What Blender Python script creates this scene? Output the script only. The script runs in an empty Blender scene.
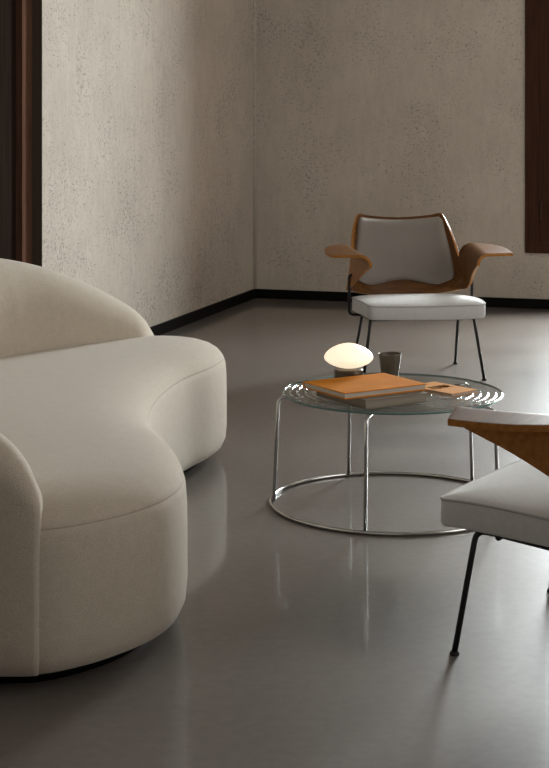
import bpy, bmesh, math, random
from mathutils import Vector, Matrix

random.seed(4)
SC = bpy.context.scene
COL = SC.collection
PI = math.pi

# ------------------------------------------------------------------ camera, world, light, exposure
CAM_H, FOC, HOR = 1.30, 1600.0, 100.0          # metres, pixels, horizon row (level camera with vertical shift)
cam = bpy.data.cameras.new('camera')
cam.sensor_fit = 'VERTICAL'
cam.sensor_height = 36.0
cam.sensor_width = 36.0
cam.lens = 36.0 * FOC / 768.0
cam.shift_y = -(384.0 - HOR) / 768.0
cam.clip_end = 100
cam_o = bpy.data.objects.new('camera', cam)
COL.objects.link(cam_o)
cam_o.location = (0, 0, CAM_H)
cam_o.rotation_euler = (PI / 2, 0, 0)
SC.camera = cam_o

# room frame: corner of the two visible walls, e1 runs along the back wall, e2 along the left wall into the room
ANG = math.radians(17.0)
CORNER = Vector((-0.135, 10.52, 0))
E1 = Vector((math.cos(ANG), -math.sin(ANG), 0))
E2 = Vector((-math.sin(ANG), -math.cos(ANG), 0))


def R(s, t, z):
    return CORNER + E1 * s + E2 * t + Vector((0, 0, z))


w = bpy.data.worlds.new('daylight')
SC.world = w
w.use_nodes = True
w.node_tree.nodes['Background'].inputs[0].default_value = (1.0, 0.945, 0.88, 1)
w.node_tree.nodes['Background'].inputs[1].default_value = 0.40

WIN_S0, WIN_S1, WIN_Z0, WIN_Z1, WALL_D = 1.78, 3.10, 0.345, 2.75, 0.50
la = bpy.data.lights.new('window_daylight', 'AREA')
la.shape = 'RECTANGLE'
la.size = 1.7
la.size_y = 3.2
la.energy = 1330
la.color = (0.97, 0.99, 1.0)
lo = bpy.data.objects.new('window_daylight', la)
COL.objects.link(lo)
lo.location = R(2.56, -WALL_D - 0.30, 1.75)
lo.rotation_euler = (E2 + Vector((0, 0, -0.20))).to_track_quat('-Z', 'Z').to_euler()   # skylight falls in from above

lo.visible_camera = True
lb = bpy.data.lights.new('side_daylight', 'AREA')
lb.shape = 'RECTANGLE'
lb.size = 4.4
lb.size_y = 2.2
lb.energy = 78
lb.color = (1.0, 0.945, 0.895)
lbo = bpy.data.objects.new('side_daylight', lb)
COL.objects.link(lbo)
lbo.location = R(5.2 + 0.26, 5.6, 1.65)
lbo.rotation_euler = (-E1).to_track_quat('-Z', 'Z').to_euler()

lbo.visible_camera = True
SC.view_settings.view_transform = 'Standard'
SC.view_settings.look = 'None'
SC.view_settings.gamma = 1.0
SC.view_settings.use_curve_mapping = False
SC.view_settings.exposure = 0.12


# ------------------------------------------------------------------ materials
def mat(name, color, rough=0.5, metal=0.0, **kw):
    m = bpy.data.materials.new(name)
    m.use_nodes = True
    b = m.node_tree.nodes['Principled BSDF']
    b.inputs['Base Color'].default_value = (*color, 1)
    b.inputs['Roughness'].default_value = rough
    b.inputs['Metallic'].default_value = metal
    for k, v in kw.items():
        b.inputs[k].default_value = v
    return m


def N(m, t, **kw):
    n = m.node_tree.nodes.new(t)
    for k, v in kw.items():
        if hasattr(n, k):
            setattr(n, k, v)
        else:
            n.inputs[k].default_value = v
    return n


def L(m, a, b):
    m.node_tree.links.new(a, b)


def coords(m, scale=(1, 1, 1), rot=(0, 0, 0), kind='Object'):
    tc = N(m, 'ShaderNodeTexCoord')
    mp = N(m, 'ShaderNodeMapping')
    mp.inputs['Scale'].default_value = scale
    mp.inputs['Rotation'].default_value = rot
    L(m, tc.outputs[kind], mp.inputs['Vector'])
    return mp.outputs['Vector']


def ramp(m, fac, stops):
    r = N(m, 'ShaderNodeValToRGB')
    e = r.color_ramp.elements
    e[0].position, e[0].color = stops[0][0], (*stops[0][1], 1)
    e[1].position, e[1].color = stops[-1][0], (*stops[-1][1], 1)
    for p, c in stops[1:-1]:
        k = e.new(p)
        k.color = (*c, 1)
    L(m, fac, r.inputs['Fac'])
    return r.outputs['Color']


def mixc(m, fac, a, b, mode='MIX'):
    n = N(m, 'ShaderNodeMix', data_type='RGBA', blend_type=mode)
    for sock, v in ((n.inputs[0], fac), (n.inputs[6], a), (n.inputs[7], b)):
        if isinstance(v, (int, float)):
            sock.default_value = v
        elif isinstance(v, tuple):
            sock.default_value = (*v, 1)
        else:
            L(m, v, sock)
    return n.outputs[2]


def bump(m, height, strength, dist):
    b = N(m, 'ShaderNodeBump')
    b.inputs['Strength'].default_value = strength
    b.inputs['Distance'].default_value = dist
    L(m, height, b.inputs['Height'])
    L(m, b.outputs['Normal'], m.node_tree.nodes['Principled BSDF'].inputs['Normal'])


def bsdf(m):
    return m.node_tree.nodes['Principled BSDF']


def noise(m, vec, scale, detail=4, rough=0.55):
    n = N(m, 'ShaderNodeTexNoise')
    n.inputs['Scale'].default_value = scale
    n.inputs['Detail'].default_value = detail
    n.inputs['Roughness'].default_value = rough
    L(m, vec, n.inputs['Vector'])
    return n.outputs['Fac']


def plaster_mat():
    m = mat('pitted_lime_plaster', (0.3, 0.27, 0.23), 0.75)
    v = coords(m, (1, 1, 1), (0, 0, ANG))
    big = noise(m, v, 1.6, 5, 0.6)
    base = ramp(m, big, [(0.3, (0.475, 0.425, 0.368)), (0.5, (0.545, 0.488, 0.426)), (0.72, (0.61, 0.553, 0.487))])
    vs = coords(m, (26, 26, 8), (0, 0, ANG))
    streak = noise(m, vs, 1.0, 6, 0.7)
    base2 = mixc(m, 0.26, base, ramp(m, streak, [(0.3, (0.38, 0.34, 0.285)), (0.7, (0.68, 0.62, 0.54))]))
    # pits: short elongated dark marks, thicker in drifts
    vp = coords(m, (92, 92, 46), (0, 0, ANG))
    pits = noise(m, vp, 1.0, 2, 0.5)
    drift = noise(m, v, 2.6, 3, 0.6)
    comb = N(m, 'ShaderNodeMath', operation='MULTIPLY_ADD')
    L(m, drift, comb.inputs[0])
    comb.inputs[1].default_value = 0.42
    L(m, pits, comb.inputs[2])
    mask = ramp(m, comb.outputs[0], [(0.82, (0, 0, 0)), (0.95, (0.75, 0.75, 0.75))])
    vq = coords(m, (42, 42, 84), (0, 0, ANG))
    scr = noise(m, vq, 1.0, 2, 0.5)
    comb2 = N(m, 'ShaderNodeMath', operation='MULTIPLY_ADD')
    L(m, drift, comb2.inputs[0])
    comb2.inputs[1].default_value = 0.35
    L(m, scr, comb2.inputs[2])
    mask2 = ramp(m, comb2.outputs[0], [(0.78, (0, 0, 0)), (0.94, (0.7, 0.7, 0.7))])
    mm = mixc(m, 1.0, mask, mask2, 'LIGHTEN')
    fin = mixc(m, mm, base2, (0.26, 0.232, 0.195))
    L(m, fin, bsdf(m).inputs['Base Color'])
    inv = N(m, 'ShaderNodeMath', operation='MULTIPLY_ADD')
    L(m, mm, inv.inputs[0])
    inv.inputs[1].default_value = -1.0
    L(m, streak, inv.inputs[2])
    bump(m, inv.outputs[0], 0.5, 0.004)
    return m


def floor_mat():
    m = mat('polished_concrete', (0.14, 0.128, 0.118), 0.2)
    v = coords(m)
    a = noise(m, v, 1.3, 6, 0.62)
    b = noise(m, v, 34.0, 3, 0.6)
    c1 = ramp(m, a, [(0.3, (0.121, 0.106, 0.095)), (0.7, (0.162, 0.143, 0.129))])
    c2 = mixc(m, 0.18, c1, ramp(m, b, [(0.3, (0.08, 0.069, 0.062)), (0.7, (0.215, 0.188, 0.170))]))
    L(m, c2, bsdf(m).inputs['Base Color'])
    rr = N(m, 'ShaderNodeMapRange')
    rr.inputs['From Min'].default_value = 0.3
    rr.inputs['From Max'].default_value = 0.7
    rr.inputs['To Min'].default_value = 0.40
    rr.inputs['To Max'].default_value = 0.50
    L(m, a, rr.inputs['Value'])
    L(m, rr.outputs['Result'], bsdf(m).inputs['Roughness'])
    bsdf(m).inputs['Coat Weight'].default_value = 0.85
    bsdf(m).inputs['Coat Roughness'].default_value = 0.08
    bsdf(m).inputs['Coat IOR'].default_value = 1.45
    bsdf(m).inputs['Specular IOR Level'].default_value = 0.15
    return m


def fabric_mat(name, c0, c1, scale=420, strength=0.5):
    m = mat(name, c0, 0.92)
    v = coords(m)
    f = noise(m, v, scale, 3, 0.7)
    g = noise(m, v, scale * 0.12, 3, 0.6)
    col = ramp(m, f, [(0.32, c0), (0.68, c1)])
    col = mixc(m, 0.25, col, ramp(m, g, [(0.3, c0), (0.7, c1)]))
    L(m, col, bsdf(m).inputs['Base Color'])
    try:
        bsdf(m).inputs['Sheen Weight'].default_value = 0.25
        bsdf(m).inputs['Sheen Roughness'].default_value = 0.5
    except KeyError:
        pass
    bsdf(m).inputs['Specular IOR Level'].default_value = 0.2
    bump(m, f, strength, 0.0015)
    return m


def wood_mat(name, dark, light, rough=0.35, scale=(2, 30, 30), rot=(0, 0, 0)):
    m = mat(name, dark, rough)
    v = coords(m, scale, rot)
    f = noise(m, v, 1.6, 5, 0.6)
    L(m, ramp(m, f, [(0.3, dark), (0.7, light)]), bsdf(m).inputs['Base Color'])
    return m


def glass_mat():
    m = bpy.data.materials.new('clear_glass')
    m.use_nodes = True
    nt = m.node_tree
    nt.nodes.remove(nt.nodes['Principled BSDF'])
    out = nt.nodes['Material Output']
    tr = N(m, 'ShaderNodeBsdfTransparent')
    tr.inputs[0].default_value = (0.93, 0.95, 0.945, 1)
    gl = N(m, 'ShaderNodeBsdfGlossy')
    gl.inputs['Roughness'].default_value = 0.03
    fr = N(m, 'ShaderNodeFresnel')
    ge = N(m, 'ShaderNodeNewGeometry')
    io = N(m, 'ShaderNodeMapRange')          # same air-to-glass Fresnel on both faces of the thin pane
    io.inputs['To Min'].default_value = 1.5
    io.inputs['To Max'].default_value = 1 / 1.5
    L(m, ge.outputs['Backfacing'], io.inputs['Value'])
    L(m, io.outputs['Result'], fr.inputs['IOR'])
    mx = N(m, 'ShaderNodeMixShader')
    L(m, fr.outputs[0], mx.inputs[0])
    L(m, tr.outputs[0], mx.inputs[1])
    L(m, gl.outputs[0], mx.inputs[2])
    L(m, mx.outputs[0], out.inputs['Surface'])
    return m


M_PLASTER = plaster_mat()
M_FLOOR = floor_mat()
M_SOFA = fabric_mat('cream_boucle', (0.445, 0.388, 0.316), (0.59, 0.522, 0.436), 300, 0.8)
M_SEAM = mat('seam_thread', (0.40, 0.35, 0.285), 0.9)
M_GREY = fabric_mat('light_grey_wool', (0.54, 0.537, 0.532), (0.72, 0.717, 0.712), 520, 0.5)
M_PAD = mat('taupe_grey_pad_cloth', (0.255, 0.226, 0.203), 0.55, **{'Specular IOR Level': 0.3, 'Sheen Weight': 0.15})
M_GREYSEAM = mat('grey_piping', (0.48, 0.475, 0.47), 0.85)
M_WALNUT = wood_mat('walnut_veneer', (0.090, 0.037, 0.012), (0.175, 0.076, 0.025), 0.38, (3, 40, 40))
M_OAK = wood_mat('light_oak_veneer', (0.30, 0.122, 0.026), (0.47, 0.205, 0.052), 0.40, (3, 40, 40))
M_DOORWOOD = wood_mat('brown_stained_wood', (0.085, 0.042, 0.028), (0.140, 0.074, 0.050), 0.4, (40, 40, 2))
M_WINWOOD = wood_mat('dark_red_brown_wood', (0.034, 0.014, 0.009), (0.070, 0.030, 0.018), 0.4, (40, 40, 2))
M_DOORLEAF = wood_mat('near_black_wood', (0.016, 0.011, 0.009), (0.028, 0.020, 0.016), 0.7, (30, 30, 1.5))
M_JAMB = mat('dark_brown_jamb', (0.085, 0.066, 0.052), 0.6)
M_BASE = mat('black_painted_skirting', (0.004, 0.004, 0.004), 0.5)
M_CEIL = mat('matt_ceiling', (0.42, 0.39, 0.35), 0.9)
M_BLACK = mat('black_powder_coat', (0.006, 0.007, 0.008), 0.35)
M_RUBBER = mat('black_rubber', (0.01, 0.01, 0.01), 0.7)
M_CHROME = mat('polished_chrome', (0.52, 0.52, 0.515), 0.10, 1.0)
M_GLASS = glass_mat()
M_GEDGE = mat('green_glass_edge', (0.13, 0.25, 0.235), 0.06, 0.0, **{'Transmission Weight': 0.45})
M_WINGLASS = glass_mat()
M_ORANGE = wood_mat('orange_book_cloth', (0.56, 0.185, 0.012), (0.68, 0.245, 0.020), 0.8, (6, 6, 6))
M_ORANGE2 = mat('ochre_booklet_cover', (0.60, 0.245, 0.030), 0.7)
M_TAN = mat('tan_book_edge', (0.42, 0.16, 0.045), 0.6)
M_PAGES = wood_mat('book_pages', (0.40, 0.36, 0.31), (0.52, 0.48, 0.42), 0.8, (1, 1, 500))
M_PAGES2 = wood_mat('brownish_book_pages', (0.20, 0.17, 0.13), (0.27, 0.235, 0.185), 0.8, (1, 1, 500))
M_TAUPE = mat('taupe_book_cloth', (0.20, 0.165, 0.125), 0.65)
for mm_, sp in ((M_WALNUT, 0.12), (M_OAK, 0.2), (M_ORANGE, 0.04), (M_ORANGE2, 0.06), (M_TAUPE, 0.15), (M_TAN, 0.2), (M_DOORLEAF, 0.0), (M_DOORWOOD, 0.0), (M_JAMB, 0.1), (M_PLASTER, 0.1), (M_WINWOOD, 0.08), (M_BASE, 0.1)):
    bsdf(mm_).inputs['Specular IOR Level'].default_value = sp
M_INK = mat('dark_ink', (0.015, 0.008, 0.005), 0.9, **{'Specular IOR Level': 0.0})
M_BRONZE = mat('dark_bronze_metal', (0.075, 0.058, 0.042), 0.38, 0.7)
M_CUP = wood_mat('olive_brown_glaze', (0.066, 0.055, 0.038), (0.11, 0.093, 0.066), 0.35, (20, 20, 20))
M_SHADE = mat('opal_glass_lit', (0.9, 0.86, 0.78), 0.3)
bsdf(M_SHADE).inputs['Emission Color'].default_value = (1.0, 0.81, 0.58, 1)
bsdf(M_SHADE).inputs['Emission Strength'].default_value = 0.82


# ------------------------------------------------------------------ mesh helpers
def obj(name, bm, m, parent=None, smooth=True, mods=()):
    me = bpy.data.meshes.new(name)
    bmesh.ops.recalc_face_normals(bm, faces=bm.faces)
    bm.to_mesh(me)
    bm.free()
    for mm in (m if isinstance(m, (list, tuple)) else [m]):
        me.materials.append(mm)
    if smooth:
        for p in me.polygons:
            p.use_smooth = True
    o = bpy.data.objects.new(name, me)
    COL.objects.link(o)
    if parent:
        o.parent = parent
    return o


def empty(name, loc, label, cat, rotz=0.0, group=None):
    o = bpy.data.objects.new(name, None)
    COL.objects.link(o)
    o.location = loc
    o.rotation_euler = (0, 0, rotz)
    o['label'] = label
    o['category'] = cat
    if group:
        o['group'] = group
    return o


def struct(o, label, cat):
    o['kind'] = 'structure'
    o['label'] = label
    o['category'] = cat
    return o


def add_hull(bm, pts8):
    """box from 8 corner points ordered (s,t,z) binary"""
    v = [bm.verts.new(p) for p in pts8]
    for f in ((0, 1, 3, 2), (4, 6, 7, 5), (0, 4, 5, 1), (2, 3, 7, 6), (0, 2, 6, 4), (1, 5, 7, 3)):
        bm.faces.new([v[i] for i in f])
    return v


def rbox(bm, s0, s1, t0, t1, z0, z1):
    add_hull(bm, [R(s, t, z) for s in (s0, s1) for t in (t0, t1) for z in (z0, z1)])


def bxx(bm, x0, x1, y0, y1, z0, z1):
    add_hull(bm, [Vector((x, y, z)) for x in (x0, x1) for y in (y0, y1) for z in (z0, z1)])


def bevel(bm, w, seg=2, ang=0.6):
    es = [e for e in bm.edges if len(e.link_faces) == 2 and e.calc_face_angle(0) > ang]
    bmesh.ops.bevel(bm, geom=es, offset=w, segments=seg, affect='EDGES', profile=0.5)


def fillet(pts, r, n=6):
    """round the corners of a polyline"""
    pts = [Vector(p) for p in pts]
    out = [pts[0]]
    for i in range(1, len(pts) - 1):
        a, b, c = pts[i - 1], pts[i], pts[i + 1]
        d1, d2 = (a - b), (c - b)
        rr = min(r, d1.length * 0.48, d2.length * 0.48)
        p0, p2 = b + d1.normalized() * rr, b + d2.normalized() * rr
        for k in range(n + 1):
            t = k / n
            out.append(p0 * (1 - t) ** 2 + b * 2 * t * (1 - t) + p2 * t * t)
    out.append(pts[-1])
    return out


def tube(bm, pts, r, seg=10, closed=False, cap=True):
    pts = [Vector(p) for p in pts]
    n = len(pts)
    tan = []
    for i in range(n):
        if closed:
            d = pts[(i + 1) % n] - pts[i - 1]
        else:
            d = pts[min(i + 1, n - 1)] - pts[max(i - 1, 0)]
        tan.append(d.normalized())
    up = Vector((0, 0, 1))
    if abs(tan[0].dot(up)) > 0.95:
        up = Vector((1, 0, 0))
    nrm = (up - tan[0] * up.dot(tan[0])).normalized()
    rings = []
    for i in range(n):
        nrm = (nrm - tan[i] * nrm.dot(tan[i])).normalized()
        bi = tan[i].cross(nrm)
        rr = r[i] if isinstance(r, (list, tuple)) else r
        rings.append([bm.verts.new(pts[i] + (nrm * math.cos(2 * PI * k / seg) + bi * math.sin(2 * PI * k / seg)) * rr)
                      for k in range(seg)])
    m = n if closed else n - 1
    for i in range(m):
        a, b = rings[i], rings[(i + 1) % n]
        for k in range(seg):
            bm.faces.new((a[k], a[(k + 1) % seg], b[(k + 1) % seg], b[k]))
    if cap and not closed:
        bm.faces.new(rings[0][::-1])
        bm.faces.new(rings[-1])


def lathe(bm, prof, seg=64, c=(0, 0)):
    """prof: list of (r, z); r=0 ends make poles"""
    rings = []
    for r, z in prof:
        if r < 1e-6:
            rings.append([bm.verts.new((c[0], c[1], z))])
        else:
            rings.append([bm.verts.new((c[0] + r * math.cos(2 * PI * k / seg), c[1] + r * math.sin(2 * PI * k / seg), z))
                          for k in range(seg)])
    for a, b in zip(rings, rings[1:]):
        if len(a) == 1 and len(b) == 1:
            continue
        for k in range(seg):
            k2 = (k + 1) % seg
            if len(a) == 1:
                bm.faces.new((a[0], b[k], b[k2]))
            elif len(b) == 1:
                bm.faces.new((a[k], a[k2], b[0]))
            else:
                bm.faces.new((a[k], a[k2], b[k2], b[k]))


def catmull(P, per, closed=True):
    n = len(P)
    out = []
    P = [Vector((*p, 0)) if len(p) == 2 else Vector(p) for p in P]
    for i in range(n if closed else n - 1):
        if closed:
            p0, p1, p2, p3 = P[i - 1], P[i], P[(i + 1) % n], P[(i + 2) % n]
        else:
            p0, p1, p2, p3 = P[max(i - 1, 0)], P[i], P[i + 1], P[min(i + 2, n - 1)]
        # centripetal
        d1 = max((p1 - p0).length, 1e-4) ** 0.5
        d2 = max((p2 - p1).length, 1e-4) ** 0.5
        d3 = max((p3 - p2).length, 1e-4) ** 0.5
        m1 = ((p1 - p0) / d1 - (p2 - p0) / (d1 + d2) + (p2 - p1) / d2) * d2 if (p1 - p0).length > 1e-4 else (p2 - p1)
        m2 = ((p2 - p1) / d2 - (p3 - p1) / (d2 + d3) + (p3 - p2) / d3) * d2 if (p3 - p2).length > 1e-4 else (p2 - p1)
        for k in range(per):
            t = k / per
            out.append(p1 * (2 * t ** 3 - 3 * t ** 2 + 1) + m1 * (t ** 3 - 2 * t ** 2 + t)
                       + p2 * (-2 * t ** 3 + 3 * t ** 2) + m2 * (t ** 3 - t ** 2))
    if not closed:
        out.append(P[-1])
    return out


def resample(pts, n, closed=True):
    q = pts + [pts[0]] if closed else pts
    d = [0]
    for a, b in zip(q, q[1:]):
        d.append(d[-1] + (b - a).length)
    out = []
    cnt = n if closed else n - 1
    j = 0
    for i in range(n):
        s = d[-1] * i / cnt
        while j < len(d) - 2 and d[j + 1] < s:
            j += 1
        t = (s - d[j]) / max(d[j + 1] - d[j], 1e-9)
        out.append(q[j].lerp(q[j + 1], t))
    return out, d[-1]


def interp(x, tab):
    if x <= tab[0][0]:
        return tab[0][1]
    for (a, b), (c, d) in zip(tab, tab[1:]):
        if x <= c:
            t = (x - a) / (c - a)
            return b + (d - b) * t
    return tab[-1][1]


def sinterp(x, tab):
    """smooth (monotone-ish) interpolation of a table"""
    if x <= tab[0][0]:
        return tab[0][1]
    if x >= tab[-1][0]:
        return tab[-1][1]
    for i in range(len(tab) - 1):
        if x <= tab[i + 1][0]:
            break
    (x1, y1), (x2, y2) = tab[i], tab[i + 1]
    h = x2 - x1
    s = (y2 - y1) / h
    m1 = s if i == 0 else 0.5 * (s + (y1 - tab[i - 1][1]) / (x1 - tab[i - 1][0]))
    m2 = s if i + 2 >= len(tab) else 0.5 * (s + (tab[i + 2][1] - y2) / (tab[i + 2][0] - x2))
    t = (x - x1) / h
    return (y1 * (2 * t ** 3 - 3 * t ** 2 + 1) + h * m1 * (t ** 3 - 2 * t ** 2 + t)
            + y2 * (-2 * t ** 3 + 3 * t ** 2) + h * m2 * (t ** 3 - t ** 2))


def sstep(a, b, x):
    t = min(1, max(0, (x - a) / (b - a)))
    return t * t * (3 - 2 * t)


# ------------------------------------------------------------------ the setting
S_R, T_E, Z_C = 5.2, 12.5, 3.3
bm = bmesh.new()
rbox(bm, -0.6, S_R + 0.3, -0.7, T_E, -0.15, 0.0)
struct(obj('floor', bm, M_FLOOR, smooth=False), 'polished grey-brown concrete floor', 'floor')

bm = bmesh.new()
rbox(bm, -0.3, WIN_S0, -WALL_D, 0, 0, Z_C)
rbox(bm, WIN_S1, S_R + 0.3, -WALL_D, 0, 0, Z_C)
rbox(bm, WIN_S0, WIN_S1, -WALL_D, 0, 0, WIN_Z0)
rbox(bm, WIN_S0, WIN_S1, -WALL_D, 0, WIN_Z1, Z_C)
struct(obj('wall_back', bm, M_PLASTER, smooth=False), 'pitted grey-brown plaster back wall', 'wall')

DOOR_T0, DOOR_T1, DOOR_Z = 3.228, 4.75, 2.9
bm = bmesh.new()
rbox(bm, -0.3, 0, 0, DOOR_T0, 0, Z_C)
rbox(bm, -0.3, 0, DOOR_T1, T_E, 0, Z_C)
rbox(bm, -0.3, 0, DOOR_T0, DOOR_T1, DOOR_Z, Z_C)
struct(obj('wall_left', bm, M_PLASTER, smooth=False), 'pitted grey-brown plaster left wall', 'wall')

bm = bmesh.new()
SW0, SW1, SZ0, SZ1 = 3.3, 7.9, 0.5, 2.8
rbox(bm, S_R, S_R + 0.3, 0, SW0, 0, Z_C)
rbox(bm, S_R, S_R + 0.3, SW1, T_E, 0, Z_C)
rbox(bm, S_R, S_R + 0.3, SW0, SW1, 0, SZ0)
rbox(bm, S_R, S_R + 0.3, SW0, SW1, SZ1, Z_C)
struct(obj('wall_right', bm, M_PLASTER, smooth=False), 'plaster right wall out of the frame', 'wall')

bm = bmesh.new()
rbox(bm, -0.3, S_R + 0.3, -WALL_D, T_E, Z_C, Z_C + 0.15)
struct(obj('ceiling', bm, M_CEIL, smooth=False), 'plain ceiling above the frame', 'ceiling')

BB = 0.060
bm = bmesh.new()
rbox(bm, 0.0, S_R, 0, 0.014, 0, BB)
bevel(bm, 0.003)
struct(obj('baseboard_back', bm, M_BASE, smooth=False), 'black skirting along the back wall', 'baseboard')
bm = bmesh.new()
rbox(bm, 0, 0.014, 0.014, DOOR_T0 - 0.005, 0, BB)
bevel(bm, 0.003)
struct(obj('baseboard_left', bm, M_BASE, smooth=False), 'black skirting along the left wall', 'baseboard')

bm = bmesh.new()
tube(bm, [R(0.004, 0.004, BB), R(0.004, 0.004, Z_C)], 0.013, 14)
struct(obj('trim_1', bm, M_PLASTER), 'plaster bead in the corner between the two walls', 'trim')

# window in the back wall at the right edge of the picture
win = bpy.data.objects.new('window_1', None)
COL.objects.link(win)
win['kind'] = 'structure'
win['label'] = 'tall dark brown wooden window in the back wall at right'
win['category'] = 'window'


def wpart(name, boxes, m, parent, bv=0.004):
    bm = bmesh.new()
    for b in boxes:
        rbox(bm, *b)
    if bv:
        bevel(bm, bv)
    return obj(name, bm, m, parent, smooth=False)


a0, a1 = WIN_S0, WIN_S1
wpart('window_frame', [(a0, a0 + 0.085, -0.06, 0.012, WIN_Z0, WIN_Z1), (a1 - 0.085, a1, -0.06, 0.012, WIN_Z0, WIN_Z1),
                       (a0 + 0.085, a1 - 0.085, -0.06, 0.012, WIN_Z0, WIN_Z0 + 0.07),
                       (a0 + 0.085, a1 - 0.085, -0.06, 0.012, WIN_Z1 - 0.08, WIN_Z1)], M_WINWOOD, win, 0)
wpart('shutter_stile', [(a0 + 0.085, a0 + 0.20, -0.055, 0.002, WIN_Z0 + 0.070, WIN_Z1 - 0.080)], M_WINWOOD, win, 0)
wpart('shutter_stile', [(a0 + 0.203, a0 + 0.33, -0.055, 0.002, WIN_Z0 + 0.070, WIN_Z1 - 0.080)], M_WINWOOD, win, 0)  # unseen second stile, added to narrow the opening and keep window glare off the floor
wpart('window_lining', [(a0, a0 + 0.02, -WALL_D, -0.06, WIN_Z0, WIN_Z1), (a1 - 0.02, a1, -WALL_D, -0.06, WIN_Z0, WIN_Z1),
                        (a0 + 0.02, a1 - 0.02, -WALL_D, -0.06, WIN_Z0, WIN_Z0 + 0.02),
                        (a0 + 0.02, a1 - 0.02, -WALL_D, -0.06, WIN_Z1 - 0.02, WIN_Z1)], M_WINWOOD, win, 0)
wpart('window_pane', [(a0 + 0.02, a1 - 0.02, -0.47, -0.464, WIN_Z0 + 0.02, WIN_Z1 - 0.02)], M_WINGLASS, win, 0)
bm = bmesh.new()
p0 = R(a0 + 0.115, 0.004, 0.60)
tube(bm, fillet([R(a0 + 0.10, 0.0, 0.66), R(a0 + 0.10, 0.02, 0.66), R(a0 + 0.10, 0.02, 0.56), R(a0 + 0.10, 0.0, 0.56)], 0.01), 0.005, 8)
obj('shutter_latch', bm, M_BRONZE, win)

# door in the left wall at the left edge
door = bpy.data.objects.new('door_1', None)
COL.objects.link(door)
door['kind'] = 'structure'
door['label'] = 'dark wooden door with brown frame in the left wall'
door['category'] = 'door'
d0, d1 = DOOR_T0, DOOR_T1
wpart('door_jamb', [(-0.056, -0.001, d0, d0 + 0.003, 0, DOOR_Z), (-0.056, -0.001, d1 - 0.012, d1, 0, DOOR_Z),
                    (-0.056, -0.001, d0 + 0.003, d1 - 0.012, DOOR_Z - 0.012, DOOR_Z)], M_JAMB, door, 0)
wpart('door_frame', [(-0.10, -0.050, d0 + 0.003, d0 + 0.108, 0, DOOR_Z - 0.012), (-0.10, -0.050, d1 - 0.115, d1 - 0.012, 0, DOOR_Z - 0.012),
                     (-0.10, -0.050, d0 + 0.108, d1 - 0.115, DOOR_Z - 0.115, DOOR_Z - 0.012)], M_DOORWOOD, door, 0)
wpart('door_leaf', [(-0.12, -0.082, d0 + 0.109, d1 - 0.118, 0.005, DOOR_Z - 0.118)], M_DOORLEAF, door, 0.003)
wpart('door_backing', [(-0.30, -0.13, d0, d1, 0.0, DOOR_Z)], M_JAMB, door, 0)


# ------------------------------------------------------------------ sofa
SO = [(-0.600, 3.480), (-0.500, 3.490), (-0.408, 3.545), (-0.322, 3.632), (-0.254, 3.745), (-0.218, 3.88), (-0.222, 4.05), (-0.262, 4.28),
      (-0.330, 4.50), (-0.363, 4.74), (-0.353, 5.06), (-0.297, 5.38), (-0.212, 5.62), (-0.174, 5.82), (-0.205, 5.97),
      (-0.31, 6.06), (-0.46, 6.08), (-0.66, 6.02), (-0.92, 5.86), (-1.18, 5.58), (-1.35, 5.18), (-1.40, 4.72),
      (-1.33, 4.28), (-1.14, 3.86), (-0.88, 3.58), (-0.72, 3.495)]
OFF = Vector((-0.80, 4.80, 0))
outl, per = resample(catmull(SO, 24), 440)
outl = [p - OFF for p in outl]
NO = len(outl)


def inward(i):
    d = outl[(i + 1) % NO] - outl[i - 1]
    return Vector((-d.y, d.x, 0)).normalized()       # outline runs counter-clockwise: inward is to the left


def smooth_loop(pts, k):
    for _ in range(k):
        pts = [(pts[i - 1] + pts[i] * 2 + pts[(i + 1) % len(pts)]) / 4 for i in range(len(pts))]
    return pts


sofa = empty('sofa', OFF, 'large curved cream boucle sofa standing on the left', 'sofa')
bm = bmesh.new()
rings = []
prof = [(0.085, 0.030), (0.045, 0.032), (0.018, 0.045), (0.004, 0.075), (0.0, 0.12), (0.0, 0.22), (0.001, 0.30), (0.004, 0.340), (0.0085, 0.355),
        (0.0115, 0.358), (0.0115, 0.362), (0.016, 0.370), (0.030, 0.387), (0.055, 0.404), (0.090, 0.416), (0.13, 0.424), (0.17, 0.428), (0.21, 0.430)]
for k, (ins, z) in enumerate(prof):
    loop = [outl[i] + inward(i) * ins for i in range(NO)]
    if ins > 0.05:
        loop = smooth_loop(loop, int(ins * 290))
    rings.append([bm.verts.new((p.x, p.y, z)) for p in loop])
for a, b in zip(rings, rings[1:]):
    for i in range(NO):
        j = (i + 1) % NO
        bm.faces.new((a[i], a[j], b[j], b[i]))
bm.faces.new(rings[0][::-1])
bm.faces.new(rings[-1])
seat = obj('seat', bm, M_SOFA, sofa)
bm = bmesh.new()
loop = [outl[i] + inward(i) * 0.0125 for i in range(NO)]
tube(bm, [(p.x, p.y, 0.360) for p in loop], 0.0018, 6, closed=True)
obj('seam', bm, M_SEAM, seat)

# recessed black plinth
bm = bmesh.new()
lp = smooth_loop([outl[i] + inward(i) * 0.085 for i in range(NO)], 20)
lo_ = [bm.verts.new((p.x, p.y, 0.0)) for p in lp]
hi_ = [bm.verts.new((p.x, p.y, 0.034)) for p in lp]
for i in range(NO):
    bm.faces.new((lo_[i], lo_[(i + 1) % NO], hi_[(i + 1) % NO], hi_[i]))
bm.faces.new(lo_[::-1])
bm.faces.new(hi_)
obj('plinth', bm, M_BASE, sofa)

# backrest: a padded band that follows the outer edge of the outline
def nearest(px, py):
    q = Vector((px, py, 0)) - OFF
    return min(range(NO), key=lambda i: (outl[i] - q).length)


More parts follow.
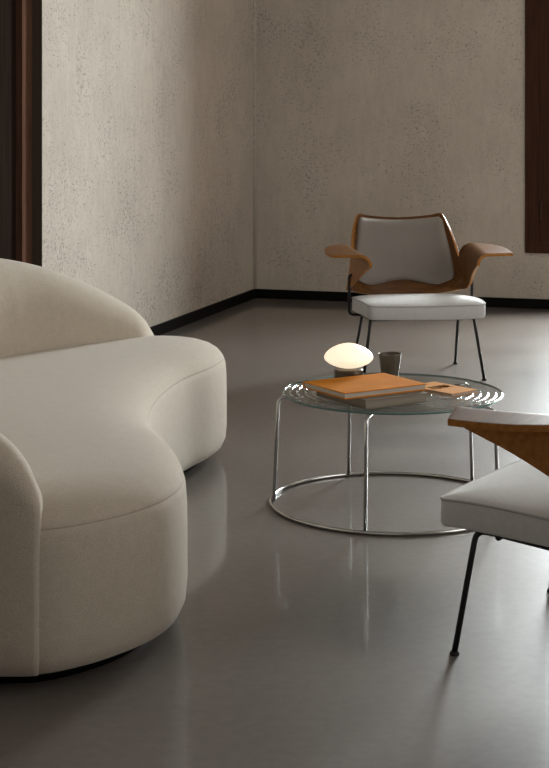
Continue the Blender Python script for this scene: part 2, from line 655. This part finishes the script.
i_far, i_near = nearest(-0.455, 6.08), nearest(-0.512, 3.488)
idx = []
i = i_far
while i != i_near:
    idx.append(i)
    i = (i + 1) % NO
idx.append(i_near)
step = per / NO
NB = len(idx)
H_FAR = [(0, 0.405), (0.02, 0.438), (0.05, 0.476), (0.10, 0.516), (0.20, 0.572), (0.32, 0.628), (0.50, 0.692), (0.68, 0.735), (0.95, 0.772), (1.3, 0.785)]
H_NEAR = [(0, 0.452), (0.015, 0.478), (0.035, 0.503), (0.085, 0.548), (0.18, 0.597), (0.30, 0.640), (0.5, 0.69), (0.75, 0.74), (1.0, 0.768), (1.3, 0.785)]
W_FAR = [(0, 0.13), (0.02, 0.16), (0.06, 0.19), (0.15, 0.22), (0.4, 0.28), (0.8, 0.31)]
W_NEAR = [(0, 0.11), (0.02, 0.125), (0.06, 0.14), (0.15, 0.165), (0.4, 0.21), (0.8, 0.25)]
bm = bmesh.new()
secs = []
for k, ii in enumerate(idx):
    df, dn = k * step, (NB - 1 - k) * step
    if df < dn:
        h, wd = sinterp(df, H_FAR), sinterp(df, W_FAR)
    else:
        h, wd = sinterp(dn, H_NEAR), sinterp(dn, W_NEAR)
    p, n = outl[ii], inward(ii)
    rt = wd * 0.5
    rz = min(wd * 0.62, (h - 0.33) * 0.9)
    sec = [(0.080, 0.0295), (0.042, 0.0305), (0.014, 0.043), (0.0, 0.073), (-0.0015, 0.12), (-0.0015, 0.22), (-0.0018, 0.30)]
    for q in range(0, 15):
        a = PI - PI * q / 14
        sec.append((rt - 0.002 + math.cos(a) * rt, h - rz + math.sin(a) * rz))
    sec += [(wd + 0.004, min(0.40, h - rz)), (wd + 0.002, 0.30), (wd - 0.01, 0.20)]
    secs.append([bm.verts.new((p.x + n.x * o_, p.y + n.y * o_, z)) for o_, z in sec])
for a, b in zip(secs, secs[1:]):
    m_ = len(a)
    for q in range(m_ - 1):
        bm.faces.new((a[q], a[q + 1], b[q + 1], b[q]))
# rounded end caps
for sec, sgn in ((secs[0], 1), (secs[-1], -1)):
    ii = idx[0] if sgn == 1 else idx[-1]
    d = (outl[(ii + 1) % NO] - outl[ii - 1]).normalized() * (-sgn)
    top = max(v.co.z for v in sec)
    cz = 0.5 * (0.36 + top)
    up = [v for v in sec if v.co.z > 0.34]
    cc = sum((Vector((v.co.x, v.co.y, 0)) for v in up), Vector()) / len(up)
    cc.z = cz
    prev = sec
    for q in range(1, 6):
        a = PI / 2 * q / 6
        cur = []
        for v in sec:
            if v.co.z > 0.335:
                k = sstep(0.335, 0.40, v.co.z)
                sc = 1 - (q / 6.0) * k
                cur.append(bm.verts.new(cc + (v.co - cc) * sc + d * (0.013 * (2 * q / 6.0 - (q / 6.0) ** 2) * k)))
            else:
                cur.append(v)
        for x in range(len(sec) - 1):
            f = []
            for vv in (prev[x], prev[x + 1], cur[x + 1], cur[x]):
                if vv not in f:
                    f.append(vv)
            if len(f) > 2:
                bm.faces.new(f)
        prev = cur
    bm.faces.new(prev)
obj('backrest', bm, M_SOFA, sofa)


# ------------------------------------------------------------------ lounge chairs
# chair frame: x to the sitter's left, -y forwards, origin on the floor under the seat
def shell_plan(u):
    """plan path of the shell at mid height; u in [0,1] from the centre of the back to the arm front, x>=0"""
    return u


PATH = catmull([(0.0, 0.335), (0.10, 0.328), (0.19, 0.303), (0.25, 0.255), (0.272, 0.185), (0.272, 0.08), (0.262, -0.07), (0.253, -0.226)], 20, closed=False)
HALF, PLEN = resample(PATH, 61, closed=False)


def col_at(k):
    """plan point and outward normal of column k (0 = centre .. 60 = front of arm)"""
    p = HALF[k]
    if k == 0:
        d = Vector((1, 0, 0))
    else:
        d = HALF[min(k + 1, 60)] - HALF[k - 1]
    n = Vector((-d.y, d.x, 0)).normalized()      # outward: back (+y) at the centre, +x along the arm
    if n.y < -0.2 and n.x < 0:
        n = -n
    return p, n


def column_profile(k):
    """3-D polyline of one column from its lower edge to its upper edge"""
    p, n = col_at(k)
    s = PLEN * k / 60.0
    wing = sstep(0.25, 0.36, s)              # 0 = back panel, 1 = wing
    S_NOTCH = 0.315
    zlo = sinterp(s, [(0, 0.326), (0.12, 0.333), (0.22, 0.350), (0.30, 0.367), (0.40, 0.393), (0.50, 0.436), (0.62, 0.484), (PLEN, 0.529)])
    pts = []
    if s < S_NOTCH:
        ztop = sinterp(s, [(0, 0.708), (0.10, 0.714), (0.18, 0.724), (0.212, 0.731), (0.232, 0.727), (0.252, 0.69), (0.275, 0.632), (0.30, 0.560), (S_NOTCH, 0.527)])
        for q in range(25):
            z = zlo + (ztop - zlo) * q / 24.0
            dz = z - 0.45
            lean = dz * 0.34 + 0.25 * max(0, -dz) ** 1.5
            base = p.copy()
            # the back reclines towards +y; the wing side stays nearly upright
            tx = 0.02 * max(0, z - 0.50) * (p.x / 0.25)          # sides draw in towards the top
            pts.append(Vector((base.x - tx * (1 - wing) * 1.0, base.y + lean * (1 - wing * 0.85), z)))
    else:
        wid = sinterp(s, [(S_NOTCH, 0.0), (S_NOTCH + 0.018, 0.045), (S_NOTCH + 0.05, 0.115), (S_NOTCH + 0.09, 0.165), (S_NOTCH + 0.16, 0.205), (PLEN - 0.05, 0.236), (PLEN, 0.238)])
        fw = sstep(0.34, PLEN, s)
        zb = 0.549 - 0.015 * fw
        poly = []
        for q in range(9):
            z = zlo + (zb - zlo) * q / 8.0
            out = 0.030 * (max(0.0, zb - z) / 0.2) ** 1.2
            poly.append(Vector((p.x + out, p.y + (z - 0.45) * 0.05, z)))
        rb = 0.045
        for q in range(1, 9):
            a = PI / 2 * q / 8
            poly.append(Vector((p.x + rb * (1 - math.cos(a)), p.y, zb + rb * math.sin(a))))
        for q in range(1, 9):
            poly.append(Vector((p.x + rb + 0.132 * q / 8.0, p.y + (0.045 * fw) * q / 8.0, zb + rb - 0.002 * q / 8.0)))
        # trim: everything below the bend is kept, the rest according to wid
        keep = zb - zlo + (wid if wid > 0 else 0)
        if wid <= 0.0001:
            keep = 0.527 - zlo
        else:
            keep = (0.527 - zlo) + (wid / 0.238) * (0.025 + 0.0707 + 0.132)
        rs, ln = resample(poly, 80, closed=False)
        keep = min(keep, ln)
        acc = 0.0
        full = [poly[0]]
        for a, b in zip(poly, poly[1:]):
            d = (b - a).length
            if acc + d >= keep:
                full.append(a.lerp(b, (keep - acc) / max(d, 1e-9)))
                break
            acc += d
            full.append(b)
        pts, _ = resample(full, 25, closed=False)
    return pts


def add_shell(bm):
    cols = [column_profile(k) for k in range(61)]
    grid = []
    for k in range(-60, 61):
        c = cols[abs(k)]
        sg = -1 if k < 0 else 1
        grid.append([bm.verts.new((v.x * sg, v.y, v.z)) for v in c])
    for a, b in zip(grid, grid[1:]):
        for q in range(24):
            bm.faces.new((a[q], a[q + 1], b[q + 1], b[q]))


def back_y(x, z):
    """front face of the back panel as a function of x and z"""
    ax = abs(x)
    best = None
    for k in range(0, 40):
        p = HALF[k]
        tx = 0.02 * max(0, z - 0.50) * (p.x / 0.25)
        xx = p.x - tx
        dz = z - 0.45
        yy = p.y + (dz * 0.34 + 0.25 * max(0, -dz) ** 1.5)
        if best is not None and xx >= ax:
            t = (ax - best[0]) / max(xx - best[0], 1e-9)
            return best[1] + (yy - best[1]) * t
        best = (xx, yy)
    return best[1]


SEAT_Z = [(-0.31, 0.355), (-0.27, 0.362), (-0.16, 0.365), (0.0, 0.357), (0.25, 0.338)]


def seat_outline(n=120):
    P = []
    hw = [(-0.285, 0.287), (-0.15, 0.294), (0.0, 0.298), (0.19, 0.285)]
    pts = []
    # right side from front to rear, rear, left side, front
    r = 0.03
    for y, x in hw[0:1]:
        pass
    corner = []
    base = [(0.0, -0.300), (0.15, -0.297), (0.276, -0.287), (0.286, -0.14), (0.289, 0.0), (0.276, 0.205), (0.14, 0.222), (0, 0.225)]
    full = base + [(-x, y) for x, y in base[-2:0:-1]]
    V = [Vector((x, y, 0)) for x, y in full]
    out = []
    m = len(V)
    for i in range(m):
        a, b, c = V[i - 1], V[i], V[(i + 1) % m]
        sharp = abs(abs(b.x) - 0.276) < 0.004 or abs(b.y - 0.205) < 0.004
        rr = 0.035 if sharp and b.y < 0 else (0.06 if sharp else 0.05)
        d1, d2 = (a - b), (c - b)
        rr = min(rr, d1.length * .45, d2.length * .45)
        p0, p2 = b + d1.normalized() * rr, b + d2.normalized() * rr
        for k in range(7):
            t = k / 6
            out.append(p0 * (1 - t) ** 2 + b * 2 * t * (1 - t) + p2 * t * t)
    return resample(out, n)[0]


def make_chair(label):
    t = empty('lounge_chair', (0, 0, 0), label, 'chair')
    # plywood shell
    bm = bmesh.new()
    add_shell(bm)
    sh = obj('plywood_shell', bm, [M_OAK, M_WALNUT], t)
    md = sh.modifiers.new('thickness', 'SOLIDIFY')
    md.thickness = 0.015
    md.offset = 0.0
    md.material_offset = 1
    md.material_offset_rim = 0
    bv = sh.modifiers.new('edge', 'BEVEL')
    bv.width = 0.005
    bv.segments = 3
    bv.limit_method = 'ANGLE'
    bv.angle_limit = math.radians(50)
    # back pad
    bm = bmesh.new()
    NX, NZ = 44, 34
    front, rear = [], []
    for i in range(NX + 1):
        u = -1 + 2 * i / NX
        rf, rr_ = [], []
        for j in range(NZ + 1):
            v = j / NZ
            zt = 0.700 + 0.016 * abs(u) ** 2
            zb_ = 0.388 + 0.022 * (0.5 + 0.5 * math.cos(min(1, abs(u) * 1.25) * PI)) + 0.02 * max(0, abs(u) - 0.86) / 0.14
            z = zb_ + (zt - zb_) * v
            half = sinterp(z, [(0.38, 0.205), (0.40, 0.230), (0.43, 0.244), (0.50, 0.244), (0.56, 0.236), (0.64, 0.222), (0.70, 0.212), (0.716, 0.207)])
            # round the outline corners
            cu = 1 - 0.05 * max(0, (abs(v - 0.5) * 2 - 0.86) / 0.14) ** 2
            x = u * half * cu
            y0 = back_y(x, z) - 0.0085
            edge = min(1, min((1 - abs(u)) * 5.0, v * 8.0, (1 - v) * 9.0))
            puff = 0.004 + 0.024 * math.sqrt(max(0, 1 - (1 - edge) ** 2))
            rf.append(bm.verts.new((x, y0 - puff, z)))
            rr_.append(bm.verts.new((x, y0, z)))
        front.append(rf)
        rear.append(rr_)
    for i in range(NX):
        for j in range(NZ):
            bm.faces.new((front[i][j], front[i + 1][j], front[i + 1][j + 1], front[i][j + 1]))
            bm.faces.new((rear[i][j], rear[i][j + 1], rear[i + 1][j + 1], rear[i + 1][j]))
    for i in range(NX):
        bm.faces.new((front[i][0], rear[i][0], rear[i + 1][0], front[i + 1][0]))
        bm.faces.new((front[i][NZ], front[i + 1][NZ], rear[i + 1][NZ], rear[i][NZ]))
    for j in range(NZ):
        bm.faces.new((front[0][j], front[0][j + 1], rear[0][j + 1], rear[0][j]))
        bm.faces.new((front[NX][j], rear[NX][j], rear[NX][j + 1], front[NX][j + 1]))
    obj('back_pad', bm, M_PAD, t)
    # seat cushion
    so = seat_outline()
    n = len(so)
    cen = Vector((0, -0.03, 0))
    bm = bmesh.new()
    rings = []
    for ins, dz in ((0.02, -0.071), (0.004, -0.067), (0.0, -0.060), (0.0, -0.03), (0.0, -0.010), (0.003, -0.003), (0.008, 0.0005), (0.03, 0.005), (0.07, 0.010), (0.13, 0.014), (0.20, 0.016)):
        ring = []
        for i, p in enumerate(so):
            d = so[(i + 1) % n] - so[i - 1]
            nn = Vector((-d.y, d.x, 0)).normalized()
            if ins > 0.03:
                q = cen + (p - cen) * (1 - ins / 0.30)
            else:
                q = p + nn * ins
            z = sinterp(q.y, SEAT_Z) + dz
            ring.append(bm.verts.new((q.x, q.y, z)))
        rings.append(ring)
    for a, b in zip(rings, rings[1:]):
        for i in range(n):
            j = (i + 1) % n
            bm.faces.new((a[i], a[j], b[j], b[i]))
    bm.faces.new(rings[0][::-1])
    bm.faces.new(rings[-1])
    cu = obj('seat_cushion', bm, M_GREY, t)
    bm = bmesh.new()
    tube(bm, [(p.x * 0.997, p.y * 0.997, sinterp(p.y, SEAT_Z) - 0.003) for p in so], 0.0036, 6, closed=True)
    obj('piping', bm, M_GREYSEAM, cu)
    # black rod frame
    rr = 0.0072
    for sg in (-1, 1):
        bm = bmesh.new()
        tube(bm, fillet([(sg * 0.241 - 0.007, -0.150, 0.285), (sg * 0.243 - 0.007, -0.203, 0.288), (sg * 0.284 - 0.007, -0.240, 0.006)], 0.03, 8), rr, 10)
        lg = obj('leg', bm, M_BLACK, t)
        bm = bmesh.new()
        lathe(bm, [(0, 0), (0.0112, 0), (0.0118, 0.003), (0.0105, 0.007), (0.008, 0.009), (0, 0.009)], 16, (sg * 0.284 - 0.007, -0.240))
        obj('glide', bm, M_RUBBER, lg)
        bm = bmesh.new()
        tube(bm, fillet([(sg * 0.236, 0.110, 0.264), (sg * 0.254 - 0.007, 0.225, 0.006)], 0.01), rr, 10)
        lg = obj('leg', bm, M_BLACK, t)
        bm = bmesh.new()
        lathe(bm, [(0, 0), (0.0112, 0), (0.0118, 0.003), (0.0105, 0.007), (0.008, 0.009), (0, 0.009)], 16, (sg * 0.254 - 0.007, 0.225))
        obj('glide', bm, M_RUBBER, lg)
        bm = bmesh.new()
        tube(bm, [(sg * 0.241 - 0.007, -0.150, 0.285), (sg * 0.236, 0.110, 0.264)], rr, 10)
        obj('side_rail', bm, M_BLACK, t)
        bm = bmesh.new()
        tube(bm, fillet([(sg * 0.236, 0.110, 0.264), (sg * 0.300, 0.110, 0.268), (sg * 0.302, 0.095, 0.458), (sg * 0.278, 0.085, 0.464)], 0.022), rr, 10)
        obj('arm_support', bm, M_BLACK, t)
    bm = bmesh.new()
    tube(bm, [(-0.232, -0.15, 0.277), (0.232, -0.15, 0.277)], rr, 10)
    obj('cross_rail', bm, M_BLACK, t)
    bm = bmesh.new()
    tube(bm, [(-0.236, 0.14, 0.261), (0.236, 0.14, 0.261)], rr, 10)
    obj('cross_rail', bm, M_BLACK, t)
    bm = bmesh.new()
    yb = HALF[0].y - 0.02
    tube(bm, fillet([(0, 0.14, 0.261), (0, yb + 0.01, 0.261), (0, yb + 0.012, 0.372)], 0.03), 0.006, 10)
    obj('back_bracket', bm, M_BLACK, t)
    return t


def copy_tree(o, parent=None):
    c = o.copy()
    COL.objects.link(c)
    if parent:
        c.parent = parent
    for ch in list(o.children):
        copy_tree(ch, c)
    return c


far_chair = make_chair('walnut and grey lounge chair standing behind the coffee table, facing the camera')
near_chair = copy_tree(far_chair)
near_chair['label'] = 'walnut and grey lounge chair in the right foreground, cut off by the picture edge'
for c in (far_chair, near_chair):
    c['group'] = 'lounge chairs around the coffee table'
far_chair.location = (0.670, 7.627, 0)
far_chair.rotation_euler = (0, 0, math.radians(6.5))
# near chair faces (-0.839, 0.544): local -y maps there
near_chair.location = (0.774, 3.852, 0)
near_chair.rotation_euler = (0, 0, math.atan2(-0.839, -0.544))


# ------------------------------------------------------------------ coffee table
TX, TY, TZ = 0.380, 5.16, 0.361
table = empty('coffee_table', (TX, TY, 0), 'round glass coffee table on a chrome wire base', 'table')
RG = 0.3525
GT = 0.0045
bm = bmesh.new()
top = []
r = 0.0
PERIOD, RIP, RHW = 0.02454, 0.0030, 0.0036
ZB = TZ - RIP
pr = [(0, ZB - GT), (0.2, ZB - GT), (RG - 0.004, ZB - GT), (RG, ZB - GT + 0.0015), (RG, TZ - 0.0015), (RG - 0.0015, TZ), (RG - 0.0045, TZ), (RG - 0.0065, ZB), (RG - 0.008, ZB)]
for q in range(12):                                    # concentric half-round ridges moulded on the upper face
    rc = 0.3300 - PERIOD * q
    pr.append((rc + RHW + 0.0012, ZB))
    for k in range(11):
        a = PI * k / 10
        pr.append((rc + RHW * math.cos(a), ZB + RIP * math.sin(a)))
    pr.append((rc - RHW - 0.0012, ZB))
pr += [(0.04, ZB), (0, ZB)]
lathe(bm, pr, 160)
gl = obj('glass_top', bm, M_GLASS, table)
bm = bmesh.new()
lathe(bm, [(RG + 0.0003, TZ - 0.0087 + 0.001), (RG + 0.0022, TZ - 0.0087 + 0.0025), (RG + 0.0028, TZ - 0.0087 / 2), (RG + 0.0022, TZ - 0.0025), (RG + 0.0003, TZ - 0.001), (RG + 0.0003, TZ - 0.0087 + 0.001)], 160)
obj('rim', bm, M_GEDGE, gl)
RR = 0.391
RW = 0.0062
bm = bmesh.new()
tube(bm, [(RR * math.cos(2 * PI * k / 128), RR * math.sin(2 * PI * k / 128), RW) for k in range(128)], RW, 12, closed=True)
obj('base_ring', bm, M_CHROME, table)
for deg in (181, 253.5, 109, 41, 325):
    a = math.radians(deg)
    c, s = math.cos(a), math.sin(a)
    rt_ = RG + 0.015
    pts = [((RR - 0.009) * c, (RR - 0.009) * s, RW * 1.2), (rt_ * c, rt_ * s, TZ - 0.0087 - 0.010), ((RG - 0.055) * c, (RG - 0.055) * s, TZ - 0.0087 - 0.010)]
    bm = bmesh.new()
    tube(bm, fillet(pts, 0.022, 8), 0.0058, 10)
    lg = obj('leg', bm, M_CHROME, table)
    bm = bmesh.new()
    lathe(bm, [(0, TZ - 0.0087 - 0.005), (0.010, TZ - 0.0087 - 0.005), (0.010, TZ - 0.0087 - 0.0037), (0, TZ - 0.0087 - 0.0037)], 16, ((RG - 0.045) * c, (RG - 0.045) * s))
    obj('glass_pad', bm, M_RUBBER, lg)


# ------------------------------------------------------------------ books
def make_book(name, loc, rotz, lx, ly, th, cover, label, cv=0.003, spine=True, pages=None):
    t = empty(name, loc, label, 'book', rotz)
    bm = bmesh.new()
    bxx(bm, 0, lx, 0, ly, 0, cv)
    bevel(bm, 0.0008, 1)
    obj('back_cover', bm, cover, t, smooth=False)
    bm = bmesh.new()
    bxx(bm, 0, lx, 0, ly, th - cv, th)
    bevel(bm, 0.0008, 1)
    fc = obj('front_cover', bm, cover, t, smooth=False)
    bm = bmesh.new()
    bxx(bm, 0.003, lx - 0.004, 0.004, ly - 0.004, cv, th - cv)
    obj('pages', bm, pages or M_PAGES, t, smooth=False)
    if spine:
        bm = bmesh.new()
        bxx(bm, 0, lx, ly - 0.0028, ly, cv, th - cv)
        obj('spine', bm, cover, t, smooth=False)
    return t, fc


def ang2(dx, dy):
    return math.atan2(dy, dx)


# lower book: front corner and the direction of its right-hand edge
make_book('book', (0.2775, 4.855, TZ + 0.0003), math.radians(33.0), 0.240, 0.262, 0.027, M_TAUPE,
          'thick taupe cloth-bound book lying on the glass under the orange book', 0.0032, pages=M_PAGES2)
make_book('book', (0.214, 4.868, TZ + 0.0277), math.radians(31.5), 0.312, 0.236, 0.0195, M_ORANGE,
          'large orange cloth-bound book lying on the taupe book', 0.003)
bk, fc = make_book('booklet', (0.562, 5.060, TZ + 0.0003), ang2(0.084, 0.070), 0.118, 0.195, 0.009, M_ORANGE2,
                   'small ochre booklet with dark lettering lying flat on the ribbed glass', 0.0012)
# dark scribbled lettering on the cover
bm = bmesh.new()
for q, kind in enumerate('SLOIOUS'):
    cx = 0.022 + 0.0125 * q
    cy, hw_, hh = 0.112, 0.0042, 0.021
    if kind == 'O':
        pts = [(cx + hw_ * math.cos(2 * PI * k / 14), cy + hh * math.sin(2 * PI * k / 14), 0.0092) for k in range(14)]
        tube(bm, pts, 0.0026, 5, closed=True)
        continue
    if kind == 'I':
        pts = [(cx, cy - hh, 0.0092), (cx + 0.001, cy, 0.0092), (cx, cy + hh, 0.0092)]
    elif kind == 'L':
        pts = [(cx - hw_, cy + hh, 0.0092), (cx - hw_, cy - hh * 0.8, 0.0092), (cx + hw_, cy - hh, 0.0092)]
    elif kind == 'U':
        pts = [(cx - hw_ * math.cos(PI * k / 8), cy + hh * (0.8 - 1.6 * math.sin(PI * k / 8)), 0.0092) for k in range(9)]
    else:
        pts = [(cx + hw_ * math.sin(2 * PI * k / 12), cy + hh * (1 - k / 6), 0.0092) for k in range(13)]
    tube(bm, pts, 0.0026, 5)
for v in bm.verts:
    v.co.z = 0.0088 + (v.co.z - 0.0092) * 0.2 + 0.0003
obj('cover_lettering', bm, M_INK, fc)

# ------------------------------------------------------------------ lamp
LX, LY = 0.245, 5.285
lamp = empty('table_lamp', (LX, LY, TZ + 0.0003), 'lit mushroom table lamp with white opal shade and dark base', 'lamp')
bm = bmesh.new()
lathe(bm, [(0, 0), (0.046, 0), (0.0485, 0.003), (0.0485, 0.046), (0.047, 0.050), (0.040, 0.0515), (0, 0.0515)], 48)
base = obj('base', bm, M_BRONZE, lamp)
bm = bmesh.new()
prof = [(0, 0.0525)]
for k in range(1, 48):
    tt = math.sin(-PI / 2 + PI * k / 48)
    prof.append((0.0812 * (1 - abs(tt) ** 1.75) ** 0.60, 0.0885 + (0.0475 if tt > 0 else 0.0360) * tt))
prof.append((0, 0.136))
lathe(bm, prof, 64)
obj('lamp_shade', bm, M_SHADE, lamp)
bm = bmesh.new()
lathe(bm, [(0, 0.018), (0.004, 0.018), (0.004, 0.030), (0, 0.030)], 12, (0.044, -0.022))
obj('switch', bm, M_CHROME, base)

# ------------------------------------------------------------------ cup
cup = empty('cup', (0.392, 5.43, TZ + 0.0003), 'small dark olive-brown tapered cup beside the lamp', 'cup')
bm = bmesh.new()
lathe(bm, [(0, 0), (0.0265, 0), (0.0290, 0.003), (0.0385, 0.074), (0.0402, 0.0785), (0.0392, 0.0795), (0.0372, 0.0770), (0.0270, 0.008), (0, 0.008)], 48)
obj('cup_body', bm, M_CUP, cup)
bm = bmesh.new()
lathe(bm, [(0, 0.060), (0.0345, 0.060), (0.0347, 0.061), (0, 0.061)], 32)
obj('contents', bm, M_BRONZE, cup)
